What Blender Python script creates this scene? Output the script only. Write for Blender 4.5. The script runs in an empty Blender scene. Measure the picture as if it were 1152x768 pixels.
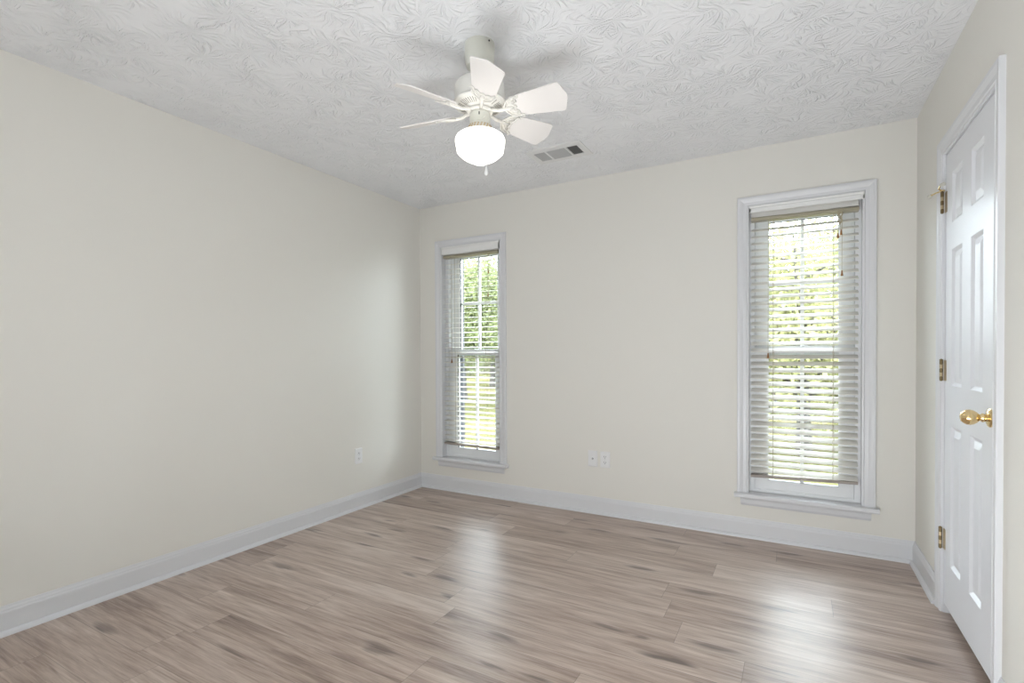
import bpy, bmesh, math, random
from mathutils import Vector, Matrix
random.seed(7)
scene = bpy.context.scene
COL = scene.collection
PI = math.pi
V = Vector

# ------------------------------------------------------------------ camera
CAM_F, CAM_CY, CAM_TH, CAM_H = 568.76, 405.72, 0.5105, 1.1607
CAM_PITCH, CAM_ROLL = -0.0127, -0.0049
cd = bpy.data.cameras.new('camera')
cam = bpy.data.objects.new('camera', cd)
COL.objects.link(cam)
cs, sn = math.cos(CAM_TH), math.sin(CAM_TH)
cp, sp = math.cos(CAM_PITCH), math.sin(CAM_PITCH)
F_ = V((-sn*cp, cs*cp, sp)); R0 = V((cs, sn, 0)); U0 = V((sn*sp, -cs*sp, cp))
R_ = R0*math.cos(CAM_ROLL) + U0*math.sin(CAM_ROLL)
U_ = U0*math.cos(CAM_ROLL) - R0*math.sin(CAM_ROLL)
m = Matrix.Identity(4)
for i in range(3):
    m[i][0], m[i][1], m[i][2] = R_[i], U_[i], -F_[i]
m[0][3], m[1][3], m[2][3] = 0, 0, CAM_H
cam.matrix_world = m
cd.sensor_fit = 'HORIZONTAL'; cd.sensor_width = 36
cd.lens = 36*CAM_F/1152
cd.shift_x = 0; cd.shift_y = (CAM_CY-384)/1152
cd.clip_start = 0.02; cd.clip_end = 300
scene.camera = cam

# ------------------------------------------------------------------ colour management
vs = scene.view_settings
vs.view_transform = 'Standard'; vs.look = 'None'; vs.gamma = 1.0; vs.use_curve_mapping = False
vs.exposure = 0.06
scene.display_settings.display_device = 'sRGB'

# ------------------------------------------------------------------ light levels
SKY_STRENGTH = 25.0
SUN_STRENGTH = 15.0
REAR_W, UP_W = 17.5, 63.0      # added fill lamps: one behind the camera, one near the floor aimed up
FILL_COLOR = (0.92, 0.965, 1.0)

w = bpy.data.worlds.new('sky'); scene.world = w; w.use_nodes = True
nt = w.node_tree; nt.nodes.clear()
out = nt.nodes.new('ShaderNodeOutputWorld'); bg = nt.nodes.new('ShaderNodeBackground')
sky = nt.nodes.new('ShaderNodeTexSky'); sky.sky_type = 'HOSEK_WILKIE'
sky.sun_direction = V((-0.5, -0.45, 0.75)).normalized(); sky.turbidity = 4; sky.ground_albedo = 0.4
mix = nt.nodes.new('ShaderNodeMix'); mix.data_type = 'RGBA'
mix.inputs[0].default_value = 0.75                     # mostly bright thin cloud
nt.links.new(sky.outputs[0], mix.inputs[6])
mix.inputs[7].default_value = (0.86, 0.93, 1.0, 1)
nt.links.new(mix.outputs[2], bg.inputs[0]); bg.inputs[1].default_value = SKY_STRENGTH
nt.links.new(bg.outputs[0], out.inputs[0])

sd = bpy.data.lights.new('sun', 'SUN'); sd.energy = SUN_STRENGTH; sd.angle = math.radians(1.5)
sd.color = (1.0, 0.95, 0.84)
so = bpy.data.objects.new('sun', sd); COL.objects.link(so)
so.rotation_euler = V((0.5, 0.45, -0.75)).to_track_quat('-Z', 'Y').to_euler()

# ------------------------------------------------------------------ room dimensions
XL, XR, YB, YF, H = -2.885, 0.579, 3.502, -1.25, 2.44
WT = 0.15                                              # wall thickness
WIN = [(-2.36, 0.350, 0.287), (0.040, 0.360, 0.294)]   # centre x, casing half, opening half
WZ0, WZ1 = 0.282, 2.070                                # stool top, opening head
DY0, DY1, DZ1 = 2.232, 2.898, 2.030                    # door opening

def area(name, loc, direction, sx, sy, watts, color):
    d = bpy.data.lights.new(name, 'AREA'); d.shape = 'RECTANGLE'; d.size = sx; d.size_y = sy
    d.energy = watts; d.color = color
    o = bpy.data.objects.new(name, d); COL.objects.link(o); o.location = loc
    o.rotation_euler = V(direction).to_track_quat('-Z', 'Y').to_euler()
    return o
area('rear_fill_light', (-1.75, YF+0.02, 1.2), (-0.15, 1, 0), 2.0, 2.3, REAR_W, FILL_COLOR)  # unseen fill lamp, added to even out the room light
area('upward_fill_light', (-0.30, 0.40, 0.05), (0.22, 0.85, 1), 1.5, 1.1, UP_W, FILL_COLOR)  # second unseen fill lamp, added to brighten the ceiling

# ------------------------------------------------------------------ materials
def mat(name, color, rough=0.5, metal=0.0, **kw):
    mt = bpy.data.materials.new(name); mt.use_nodes = True
    b = mt.node_tree.nodes['Principled BSDF']
    b.inputs['Base Color'].default_value = (*color, 1)
    b.inputs['Roughness'].default_value = rough; b.inputs['Metallic'].default_value = metal
    for k, v in kw.items():
        b.inputs[k].default_value = v
    return mt

class N:
    """small wrapper to write node trees briefly"""
    def __init__(s, mt): s.t = mt.node_tree; s.b = s.t.nodes['Principled BSDF']
    def n(s, typ, **kw):
        nd = s.t.nodes.new('ShaderNode'+typ)
        for k, v in kw.items(): setattr(nd, k, v)
        return nd
    def put(s, sock, v):
        if isinstance(v, bpy.types.NodeSocket): s.t.links.new(v, sock)
        elif v is not None: sock.default_value = v
    def math(s, op, a, b=None, c=None):
        nd = s.n('Math', operation=op)
        s.put(nd.inputs[0], a); s.put(nd.inputs[1], b); s.put(nd.inputs[2], c)
        return nd.outputs[0]
    def vmath(s, op, a, b=None):
        nd = s.n('VectorMath', operation=op); s.put(nd.inputs[0], a); s.put(nd.inputs[1], b)
        return nd.outputs['Value'] if op in ('LENGTH', 'DISTANCE', 'DOT_PRODUCT') else nd.outputs[0]
    def sep(s, v):
        nd = s.n('SeparateXYZ'); s.put(nd.inputs[0], v); return nd.outputs
    def comb(s, x, y, z):
        nd = s.n('CombineXYZ'); s.put(nd.inputs[0], x); s.put(nd.inputs[1], y); s.put(nd.inputs[2], z); return nd.outputs[0]
    def noise(s, vec, scale, detail=2.0, rough=0.5, dist=0.0):
        nd = s.n('TexNoise'); s.put(nd.inputs['Vector'], vec); nd.inputs['Scale'].default_value = scale
        nd.inputs['Detail'].default_value = detail; nd.inputs['Roughness'].default_value = rough
        nd.inputs['Distortion'].default_value = dist; return nd.outputs['Fac']
    def ramp(s, fac, stops):
        nd = s.n('ValToRGB'); s.put(nd.inputs[0], fac); e = nd.color_ramp.elements
        while len(e) < len(stops): e.new(0.5)
        for k, (p, c) in enumerate(stops):
            e[k].position = p; e[k].color = (*c, 1) if len(c) == 3 else c
        return nd.outputs[0]
    def mixc(s, fac, a, b, mode='MIX'):
        nd = s.n('Mix', data_type='RGBA', blend_type=mode)
        s.put(nd.inputs[0], fac); s.put(nd.inputs[6], a); s.put(nd.inputs[7], b); return nd.outputs[2]
    def bump(s, h, strength, dist):
        nd = s.n('Bump'); s.put(nd.inputs['Height'], h)
        nd.inputs['Strength'].default_value = strength; nd.inputs['Distance'].default_value = dist
        s.t.links.new(nd.outputs[0], s.b.inputs['Normal'])
    def pos(s):
        return s.n('NewGeometry').outputs['Position']
    def obj(s):
        return s.n('TexCoord').outputs['Object']

M = {}
# painted wall: faint roller texture
M['wall'] = mat('wall_paint', (0.818, 0.800, 0.750), 0.85, **{'Specular IOR Level': 0.12})
k = N(M['wall']); k.bump(k.noise(k.pos(), 220, 3), 0.06, 0.002)
M['trim'] = mat('white_trim_paint', (0.745, 0.75, 0.77), 0.32)
k = N(M['trim']); k.bump(k.noise(k.pos(), 90, 2), 0.03, 0.001)
M['door'] = mat('white_door_paint', (0.81, 0.82, 0.855), 0.35)
k = N(M['door']); p_ = k.vmath('MULTIPLY', k.pos(), (40, 160, 8)); k.bump(k.noise(p_, 1.0, 3), 0.08, 0.001)
M['blind'] = mat('blind_white', (0.92, 0.905, 0.865), 0.45)
k = N(M['blind']); tl = k.n('BsdfTranslucent'); tl.inputs[0].default_value = (0.9, 0.86, 0.76, 1)
ms = k.n('MixShader'); ms.inputs[0].default_value = 0.18
k.t.links.new(k.b.outputs[0], ms.inputs[1]); k.t.links.new(tl.outputs[0], ms.inputs[2]); k.t.links.new(ms.outputs[0], k.t.nodes['Material Output'].inputs[0])
M['railshade'] = mat('headrail_shade_tan', (0.40, 0.365, 0.27), 0.4)  # tan stands in for shade on the headrail's backlit bottom
M['bottomrail'] = mat('blind_bottom_rail_taupe', (0.36, 0.315, 0.28), 0.45)
M['valance'] = mat('valance_white', (0.87, 0.87, 0.86), 0.4)
M['cord'] = mat('cord_cream', (0.46, 0.40, 0.29), 0.8)
M['tassel'] = mat('tassel_brown_wood', (0.30, 0.13, 0.035), 0.4)
M['vinyl'] = mat('sash_white', (0.87, 0.88, 0.89), 0.35)
M['gasket'] = mat('dark_gasket', (0.05, 0.05, 0.055), 0.6)
M['plate'] = mat('plate_white_plastic', (0.83, 0.83, 0.83), 0.35)
M['dark'] = mat('slot_dark', (0.03, 0.03, 0.03), 0.6)
M['brass'] = mat('polished_brass', (0.86, 0.67, 0.36), 0.16, 1.0)
M['oldbrass'] = mat('aged_brass', (0.56, 0.46, 0.31), 0.34, 1.0)
M['darkbrass'] = mat('dark_aged_brass', (0.22, 0.165, 0.09), 0.4, 1.0)
M['rubber'] = mat('clear_rubber_tip', (0.62, 0.60, 0.53), 0.6)
M['fanwhite'] = mat('fan_ivory_enamel', (0.80, 0.785, 0.74), 0.35)
M['fancanopy'] = mat('fan_canopy_enamel', (0.73, 0.73, 0.66), 0.3)
M['blade'] = mat('fan_blade_white', (0.86, 0.83, 0.81), 0.45)
M['ventwhite'] = mat('register_white', (0.80, 0.80, 0.80), 0.4)
M['ventgrey'] = mat('register_grey_vane', (0.50, 0.50, 0.50), 0.5)
M['steel'] = mat('steel', (0.6, 0.6, 0.6), 0.3, 1.0)
k = N(M['oldbrass']); k.put(k.b.inputs['Roughness'], k.math('MULTIPLY_ADD', k.noise(k.pos(), 300, 2), 0.3, 0.2))

# lamp glass: milk glass lit by the bulb inside
M['globe'] = mat('lit_milk_glass', (0.95, 0.94, 0.92), 0.2)
b = M['globe'].node_tree.nodes['Principled BSDF']
b.inputs['Emission Color'].default_value = (1.0, 0.955, 0.90, 1); b.inputs['Emission Strength'].default_value = 3.0

# glass pane: clear, lightly mirroring
gm = bpy.data.materials.new('window_glass'); gm.use_nodes = True
t = gm.node_tree; t.nodes.clear()
o_ = t.nodes.new('ShaderNodeOutputMaterial'); mx = t.nodes.new('ShaderNodeMixShader')
tr = t.nodes.new('ShaderNodeBsdfTransparent'); gl = t.nodes.new('ShaderNodeBsdfGlossy'); gl.inputs['Roughness'].default_value = 0.02
fr = t.nodes.new('ShaderNodeFresnel'); fr.inputs[0].default_value = 1.25
tr.inputs[0].default_value = (0.95, 0.97, 0.96, 1)
t.links.new(fr.outputs[0], mx.inputs[0]); t.links.new(tr.outputs[0], mx.inputs[1]); t.links.new(gl.outputs[0], mx.inputs[2])
t.links.new(mx.outputs[0], o_.inputs[0]); M['glass'] = gm

# ceiling: stomped "crow's foot" texture: a burst of curling ridges around each stamp
M['ceiling'] = mat('stomped_ceiling', (0.88, 0.886, 0.905), 0.8)
k = N(M['ceiling'])
P = k.pos()
wob = k.n('TexNoise'); k.put(wob.inputs['Vector'], P); wob.inputs['Scale'].default_value = 7; wob.inputs['Detail'].default_value = 1
Pw = k.vmath('ADD', P, k.vmath('MULTIPLY', k.vmath('SUBTRACT', wob.outputs['Color'], (0.5, 0.5, 0.5)), (0.06, 0.06, 0)))
def stomp(offset, scale):
    q = k.vmath('ADD', Pw, offset)
    q = k.vmath('MULTIPLY', q, (1, 1, 0))
    vo = k.n('TexVoronoi', voronoi_dimensions='2D', feature='F1'); k.put(vo.inputs['Vector'], q); vo.inputs['Scale'].default_value = scale
    d = k.vmath('SUBTRACT', q, vo.outputs['Position'])
    x, y, _ = k.sep(d)
    ang = k.math('ARCTAN2', y, x)
    r = k.math('SQRT', k.math('ADD', k.math('MULTIPLY', x, x), k.math('MULTIPLY', y, y)))
    cid = k.sep(vo.outputs['Color'])[0]
    ang2 = k.math('MULTIPLY_ADD', k.math('SINE', k.math('MULTIPLY_ADD', r, 38, k.math('MULTIPLY', cid, 9))), 0.16, ang)
    vv = k.comb(k.math('MULTIPLY', k.math('COSINE', ang2), 5.5), k.math('MULTIPLY', k.math('SINE', ang2), 5.5),
                k.math('MULTIPLY_ADD', r, 9.0, k.math('MULTIPLY', cid, 37)))
    nz = k.noise(vv, 1.0, 1.0, 0.4)
    stroke = k.math('MINIMUM', k.math('MAXIMUM', k.math('MULTIPLY', k.math('SUBTRACT', nz, 0.50), 9.0), 0.0), 1.0)
    # strokes fade at the very centre of a stamp and towards its rim
    fade = k.math('MULTIPLY', k.math('MINIMUM', k.math('MULTIPLY', r, 20), 1.0), k.math('MAXIMUM', k.math('MINIMUM', k.math('MULTIPLY_ADD', r, -17, 2.4), 1.0), 0.0))
    return k.math('MULTIPLY', stroke, fade)
h1 = stomp((0, 0, 0), 5.0)
h2 = stomp((3.37, 1.91, 0), 5.8)
hh = k.math('MAXIMUM', h1, k.math('MULTIPLY', h2, 0.8))
hh = k.math('MULTIPLY', hh, k.math('MULTIPLY_ADD', k.noise(P, 6, 2), 1.3, 0.0))
k.bump(k.math('MAXIMUM', hh, 0.0), 0.9, 0.0068)

# floor: wood-look laminate planks running along x
M['floor'] = mat('laminate_planks', (0.4, 0.33, 0.28), 0.3)
k = N(M['floor'])
PW, PL = 0.18, 1.27
x, y, _ = k.sep(k.pos())
row = k.math('FLOOR', k.math('DIVIDE', k.math('ADD', y, 0.087), PW))
fy = k.math('FRACT', k.math('DIVIDE', k.math('ADD', y, 0.087), PW))
wn = k.n('TexWhiteNoise', noise_dimensions='1D'); k.put(wn.inputs['W'], row)
xo = k.math('MULTIPLY_ADD', wn.outputs['Value'], PL*3, x)
colm = k.math('FLOOR', k.math('DIVIDE', xo, PL)); fx = k.math('FRACT', k.math('DIVIDE', xo, PL))
wn2 = k.n('TexWhiteNoise', noise_dimensions='2D'); k.put(wn2.inputs['Vector'], k.comb(row, colm, 0))
pid = wn2.outputs['Value']
seed = k.math('MULTIPLY', pid, 53.0)
# grain coordinates, different on every plank
gx = k.math('ADD', x, seed)
base = k.comb(k.math('MULTIPLY', gx, 1.5), k.math('MULTIPLY', y, 13.0), seed)
wavy = k.noise(base, 1.0, 3, 0.55, 0.8)
fine = k.noise(k.comb(k.math('MULTIPLY', gx, 7.0), k.math('MULTIPLY', y, 170.0), seed), 1.0, 4, 0.65)
mid = k.noise(k.comb(k.math('MULTIPLY', gx, 2.6), k.math('MULTIPLY', y, 46.0), seed), 1.0, 4, 0.65, 0.6)
g = k.math('ADD', k.math('MULTIPLY', wavy, 0.38), k.math('ADD', k.math('MULTIPLY', mid, 0.36), k.math('MULTIPLY', fine, 0.26)))
g = k.math('ADD', g, k.math('MULTIPLY', k.math('SUBTRACT', pid, 0.5), 0.10))
c1 = k.ramp(g, [(0.32, (0.185, 0.127, 0.100)), (0.43, (0.365, 0.272, 0.222)), (0.52, (0.505, 0.398, 0.335)), (0.64, (0.670, 0.568, 0.500))])
# knots: sparse dark elongated spots
vo = k.n('TexVoronoi', voronoi_dimensions='2D'); k.put(vo.inputs['Vector'], k.comb(k.math('MULTIPLY_ADD', gx, 1.5, k.math('MULTIPLY', wavy, 0.5)), k.math('MULTIPLY_ADD', y, 6.5, k.math('MULTIPLY', mid, 0.45)), 0))
vo.inputs['Scale'].default_value = 1.0
kd = vo.outputs['Distance']; krand = k.sep(vo.outputs['Color'])[1]
ksz = k.math('MULTIPLY', k.math('GREATER_THAN', krand, 0.5), k.math('MULTIPLY_ADD', krand, 0.17, 0.01))
kn = k.math('SUBTRACT', 1.0, k.math('DIVIDE', kd, k.math('ADD', ksz, 0.0001)))
kn = k.math('MAXIMUM', kn, 0.0); kn = k.math('MULTIPLY', k.math('MINIMUM', k.math('MULTIPLY', kn, 1.6), 1.0), k.math('MULTIPLY_ADD', mid, 1.5, -0.15))
c2 = k.mixc(k.math('MINIMUM', k.math('MAXIMUM', kn, 0), 0.85), c1, (0.085, 0.06, 0.05, 1))
# seams
ey = k.math('MULTIPLY', k.math('MINIMUM', fy, k.math('SUBTRACT', 1.0, fy)), PW)
ex = k.math('MULTIPLY', k.math('MINIMUM', fx, k.math('SUBTRACT', 1.0, fx)), PL)
seam = k.math('LESS_THAN', k.math('MINIMUM', ex, ey), 0.0012)
c3 = k.mixc(k.math('MULTIPLY', seam, 0.45), c2, (0.09, 0.07, 0.06, 1))
k.put(k.b.inputs['Base Color'], c3)
k.put(k.b.inputs['Roughness'], k.math('MULTIPLY_ADD', fine, 0.10, 0.30))
k.b.inputs['Specular IOR Level'].default_value = 0.66
k.bump(k.math('SUBTRACT', k.math('MULTIPLY', fine, 0.3), seam), 0.12, 0.002)

# outdoors
M['lawn'] = mat('lawn', (0.3, 0.35, 0.08), 0.9, **{'Specular IOR Level': 0.0})
k = N(M['lawn']); P = k.pos()
g1 = k.ramp(k.noise(P, 0.35, 4, 0.6), [(0.38, (0.022, 0.026, 0.009)), (0.5, (0.052, 0.050, 0.020)), (0.62, (0.068, 0.060, 0.036))])
g2 = k.mixc(k.ramp(k.noise(P, 14, 3), [(0.45, (0, 0, 0)), (0.62, (1, 1, 1))]), g1, (0.060, 0.055, 0.030, 1))
k.put(k.b.inputs['Base Color'], g2)
M['bark'] = mat('bark', (0.035, 0.03, 0.025), 0.9)
k = N(M['bark']); p_ = k.vmath('MULTIPLY', k.pos(), (14, 14, 3)); k.bump(k.noise(p_, 1, 4), 0.6, 0.03)
def leafmat(name, a, b2):
    mt = mat(name, a, 0.6, **{'Specular IOR Level': 0.1}); kk = N(mt)
    kk.put(kk.b.inputs['Base Color'], kk.mixc(kk.n('ObjectInfo').outputs['Random'], (*a, 1), (*b2, 1)))
    c = kk.mixc(kk.noise(kk.pos(), 2.2, 3), (*a, 1), (*b2, 1)); kk.put(kk.b.inputs['Base Color'], c)
    tl = kk.n('BsdfTranslucent'); kk.put(tl.inputs[0], c)
    ms = kk.n('MixShader'); ms.inputs[0].default_value = 0.45
    kk.t.links.new(kk.b.outputs[0], ms.inputs[1]); kk.t.links.new(tl.outputs[0], ms.inputs[2])
    kk.t.links.new(ms.outputs[0], kk.t.nodes['Material Output'].inputs[0])
    return mt
M['leaf_yellow'] = leafmat('leaf_yellow_green', (0.23, 0.22, 0.10), (0.16, 0.168, 0.085))
M['leaf_green'] = leafmat('leaf_green', (0.10, 0.125, 0.06), (0.18, 0.19, 0.09))
M['leaf_dark'] = leafmat('leaf_dark_green', (0.10, 0.104, 0.065), (0.16, 0.155, 0.10))

# ------------------------------------------------------------------ mesh helpers
def link(name, bm, material, parent=None, smooth=False, bevel=0, loc=None):
    bmesh.ops.remove_doubles(bm, verts=bm.verts, dist=1e-6)
    bmesh.ops.recalc_face_normals(bm, faces=bm.faces)
    me = bpy.data.meshes.new(name); bm.to_mesh(me); bm.free()
    mats = material if isinstance(material, (list, tuple)) else [material]
    for mm in mats: me.materials.append(mm)
    if smooth:
        for p in me.polygons: p.use_smooth = True
    o = bpy.data.objects.new(name, me); COL.objects.link(o)
    if loc is not None: o.location = loc
    if parent is not None:
        o.parent = parent
        # meshes are built in world coordinates; keep them there under a moved parent
        o.matrix_parent_inverse = parent_world(parent).inverted()
    if smooth == 'auto':
        md = o.modifiers.new('split', 'EDGE_SPLIT'); md.split_angle = math.radians(35)
    if bevel:
        md = o.modifiers.new('bevel', 'BEVEL'); md.width = bevel; md.segments = 2; md.limit_method = 'ANGLE'; md.angle_limit = math.radians(40)
    return o
def parent_world(p):
    mw = p.matrix_basis.copy()
    while p.parent is not None:
        mw = p.parent.matrix_basis @ p.matrix_parent_inverse @ mw if False else p.parent.matrix_basis @ (p.matrix_parent_inverse @ mw)
        p = p.parent
    return mw
def empty(name, loc):
    o = bpy.data.objects.new(name, None); COL.objects.link(o); o.location = loc; o.empty_display_size = 0.1
    return o
def tag(o, label, cat, group=None, kind=None):
    o['label'] = label; o['category'] = cat
    if group: o['group'] = group
    if kind: o['kind'] = kind
    return o
def struct(o, label=None, cat=None):
    o['kind'] = 'structure'
    if label: o['label'] = label
    if cat: o['category'] = cat
    return o
def box(bm, x0, x1, y0, y1, z0, z1, rot=None, mi=0):
    vs_ = [bm.verts.new((x, y, z)) for x in (x0, x1) for y in (y0, y1) for z in (z0, z1)]
    for idx in ((0, 1, 3, 2), (4, 6, 7, 5), (0, 4, 5, 1), (2, 3, 7, 6), (0, 2, 6, 4), (1, 5, 7, 3)):
        f = bm.faces.new([vs_[i] for i in idx]); f.material_index = mi
    return vs_
def loft(bm, rings, closed=False, caps=True):
    rs = [[bm.verts.new(p) for p in r] for r in rings]
    n = len(rs[0]); L = len(rs)
    for i in range(L if closed else L-1):
        a, b2 = rs[i], rs[(i+1) % L]
        for j in range(n):
            bm.faces.new((a[j], a[(j+1) % n], b2[(j+1) % n], b2[j]))
    if caps and not closed:
        bm.faces.new(rs[0]); bm.faces.new(list(reversed(rs[-1])))
def lathe(bm, prof, c=(0, 0, 0), seg=32, axis='z', cap=True):
    """prof: (radius, height along the axis)"""
    rings = []
    for r, z in prof:
        ring = []
        for i in range(seg):
            a = 2*PI*i/seg
            p = (r*math.cos(a), r*math.sin(a), z)
            if axis == 'x': p = (z, p[0], p[1])
            elif axis == 'y': p = (p[0], z, p[1])
            ring.append(bm.verts.new((p[0]+c[0], p[1]+c[1], p[2]+c[2])))
        rings.append(ring)
    for a, b2 in zip(rings, rings[1:]):
        for i in range(seg):
            bm.faces.new((a[i], a[(i+1) % seg], b2[(i+1) % seg], b2[i]))
    if cap:
        bm.faces.new(list(reversed(rings[0]))); bm.faces.new(rings[-1])
def tube(bm, pts, rad, seg=8, cap=True):
    pts = [V(p) for p in pts]; n = len(pts)
    rad = rad if isinstance(rad, (list, tuple)) else [rad]*n
    rings = []; up = V((0.03, 0.05, 1))
    for i, p in enumerate(pts):
        d = (pts[min(i+1, n-1)] - pts[max(i-1, 0)]).normalized()
        a = d.cross(up)
        if a.length < 1e-3: a = d.cross(V((1, 0, 0)))
        a.normalize(); b2 = d.cross(a).normalized()
        rings.append([p + (a*math.cos(2*PI*j/seg) + b2*math.sin(2*PI*j/seg))*rad[i] for j in range(seg)])
    loft(bm, rings, caps=cap)
def prism(bm, outline, thickness_vec):
    a = [bm.verts.new(p) for p in outline]; b2 = [bm.verts.new(V(p)+V(thickness_vec)) for p in outline]
    n = len(a)
    bm.faces.new(a); bm.faces.new(list(reversed(b2)))
    for i in range(n): bm.faces.new((a[i], b2[i], b2[(i+1) % n], a[(i+1) % n]))

# ------------------------------------------------------------------ room shell
bm = bmesh.new(); box(bm, XL-WT, XR+1.0, YF-WT, YB+WT, -0.12, 0.0)
struct(link('floor', bm, M['floor']), 'wood-look laminate plank floor', 'floor')
bm = bmesh.new(); box(bm, XL-WT, XR+1.0, YF-WT, YB+WT, H, H+0.15)
struct(link('ceiling', bm, M['ceiling']), 'white stomp-textured ceiling', 'ceiling')

def wall_y(name, y0, y1, x0, x1, holes, label):
    """wall in an xz plane with rectangular holes (hx0, hx1, hz0, hz1), ordered in x"""
    bm = bmesh.new(); cur = x0
    for hx0, hx1, hz0, hz1 in holes:
        box(bm, cur, hx0, y0, y1, 0, H)
        if hz0 > 0: box(bm, hx0, hx1, y0, y1, 0, hz0)
        box(bm, hx0, hx1, y0, y1, hz1, H)
        cur = hx1
    box(bm, cur, x1, y0, y1, 0, H)
    return struct(link(name, bm, M['wall']), label, 'wall')
wall_y('wall_back', YB, YB+WT, XL-WT, XR+WT,
       [(cx-oh-0.019, cx+oh+0.019, WZ0-0.03, WZ1+0.019) for cx, ch, oh in WIN], 'cream back wall with the two windows')
wall_y('wall_front', YF-WT, YF, XL-WT, XR+WT, [], 'wall behind the camera')
bm = bmesh.new(); box(bm, XL-WT, XL, YF, YB, 0, H)
struct(link('wall_left', bm, M['wall']), 'blank cream left wall', 'wall')
bm = bmesh.new()
box(bm, XR, XR+WT, YF, DY0-0.019, 0, H); box(bm, XR, XR+WT, DY1+0.019, YB, 0, H); box(bm, XR, XR+WT, DY0-0.019, DY1+0.019, DZ1+0.019, H)
struct(link('wall_right', bm, M['wall']), 'cream right wall with the closet door', 'wall')
bm = bmesh.new()
box(bm, XR+0.95, XR+1.0, DY0-0.5, DY1+0.5, 0, H); box(bm, XR+WT, XR+0.95, DY0-0.5, DY0-0.45, 0, H); box(bm, XR+WT, XR+0.95, DY1+0.45, DY1+0.5, 0, H)
struct(link('wall_closet', bm, M['wall']), 'closet walls behind the door', 'wall')

# baseboards: (protrusion, height)
BB = [(0, 0), (0.013, 0), (0.013, 0.088), (0.0125, 0.094), (0.010, 0.100), (0.0095, 0.106), (0.006, 0.113), (0.004, 0.121), (0, 0.121)]
SH = [(0.0125, 0)] + [(0.0125+0.0165*math.cos(a), 0.020*math.sin(a)) for a in [i*PI/2/6 for i in range(7)]]
def run(profile, ends):
    """ends: two functions (p, z) -> point"""
    bm = bmesh.new(); loft(bm, [[e(p, z) for p, z in profile] for e in ends]); return bm
def baseboard(name, ends, label):
    o = struct(link(name, run(BB, ends), M['trim']), label, 'baseboard')
    s = link('shoe_moulding', run(SH, ends), M['trim'], o, smooth='auto')
baseboard('baseboard_left', (lambda p, z: (XL+p, YF+p, z), lambda p, z: (XL+p, YB-p, z)), 'white baseboard along the left wall')
baseboard('baseboard_back', (lambda p, z: (XL+p, YB-p, z), lambda p, z: (XR-p, YB-p, z)), 'white baseboard along the back wall')
CY0, CY1 = DY0-0.005-0.062, DY1+0.005+0.066     # outer edges of the door casing
baseboard('baseboard_right', (lambda p, z: (XR-p, YB-p, z), lambda p, z: (XR-p, CY1, z)), 'short white baseboard between corner and door casing')
baseboard('baseboard_front', (lambda p, z: (XR-p, CY0, z), lambda p, z: (XR-p, YF+p, z)), 'white baseboard right of the door toward the camera')

# ------------------------------------------------------------------ casings
CAS = [(0.0, 0.0), (0.0, 0.009), (0.006, 0.010), (0.009, 0.013), (0.013, 0.010), (0.030, 0.011), (0.040, 0.015), (0.050, 0.018), (0.062, 0.018), (0.064, 0.015), (0.064, 0.0)]
def casing(profile, x0, x1, z0, z1, to3d):
    bm = bmesh.new()
    loft(bm, [[to3d(x0-o, z0, p) for o, p in profile], [to3d(x0-o, z1+o, p) for o, p in profile],
              [to3d(x1+o, z1+o, p) for o, p in profile], [to3d(x1+o, z0, p) for o, p in profile]])
    return bm
def ring_frame(bm, x0, x1, z0, z1, wx, wzb, wzt, y0, y1):
    """rectangular frame of four bars, outer size given"""
    box(bm, x0, x0+wx, y0, y1, z0, z1); box(bm, x1-wx, x1, y0, y1, z0, z1)
    box(bm, x0+wx, x1-wx, y0, y1, z0, z0+wzb); box(bm, x0+wx, x1-wx, y0, y1, z1-wzt, z1)

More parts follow.
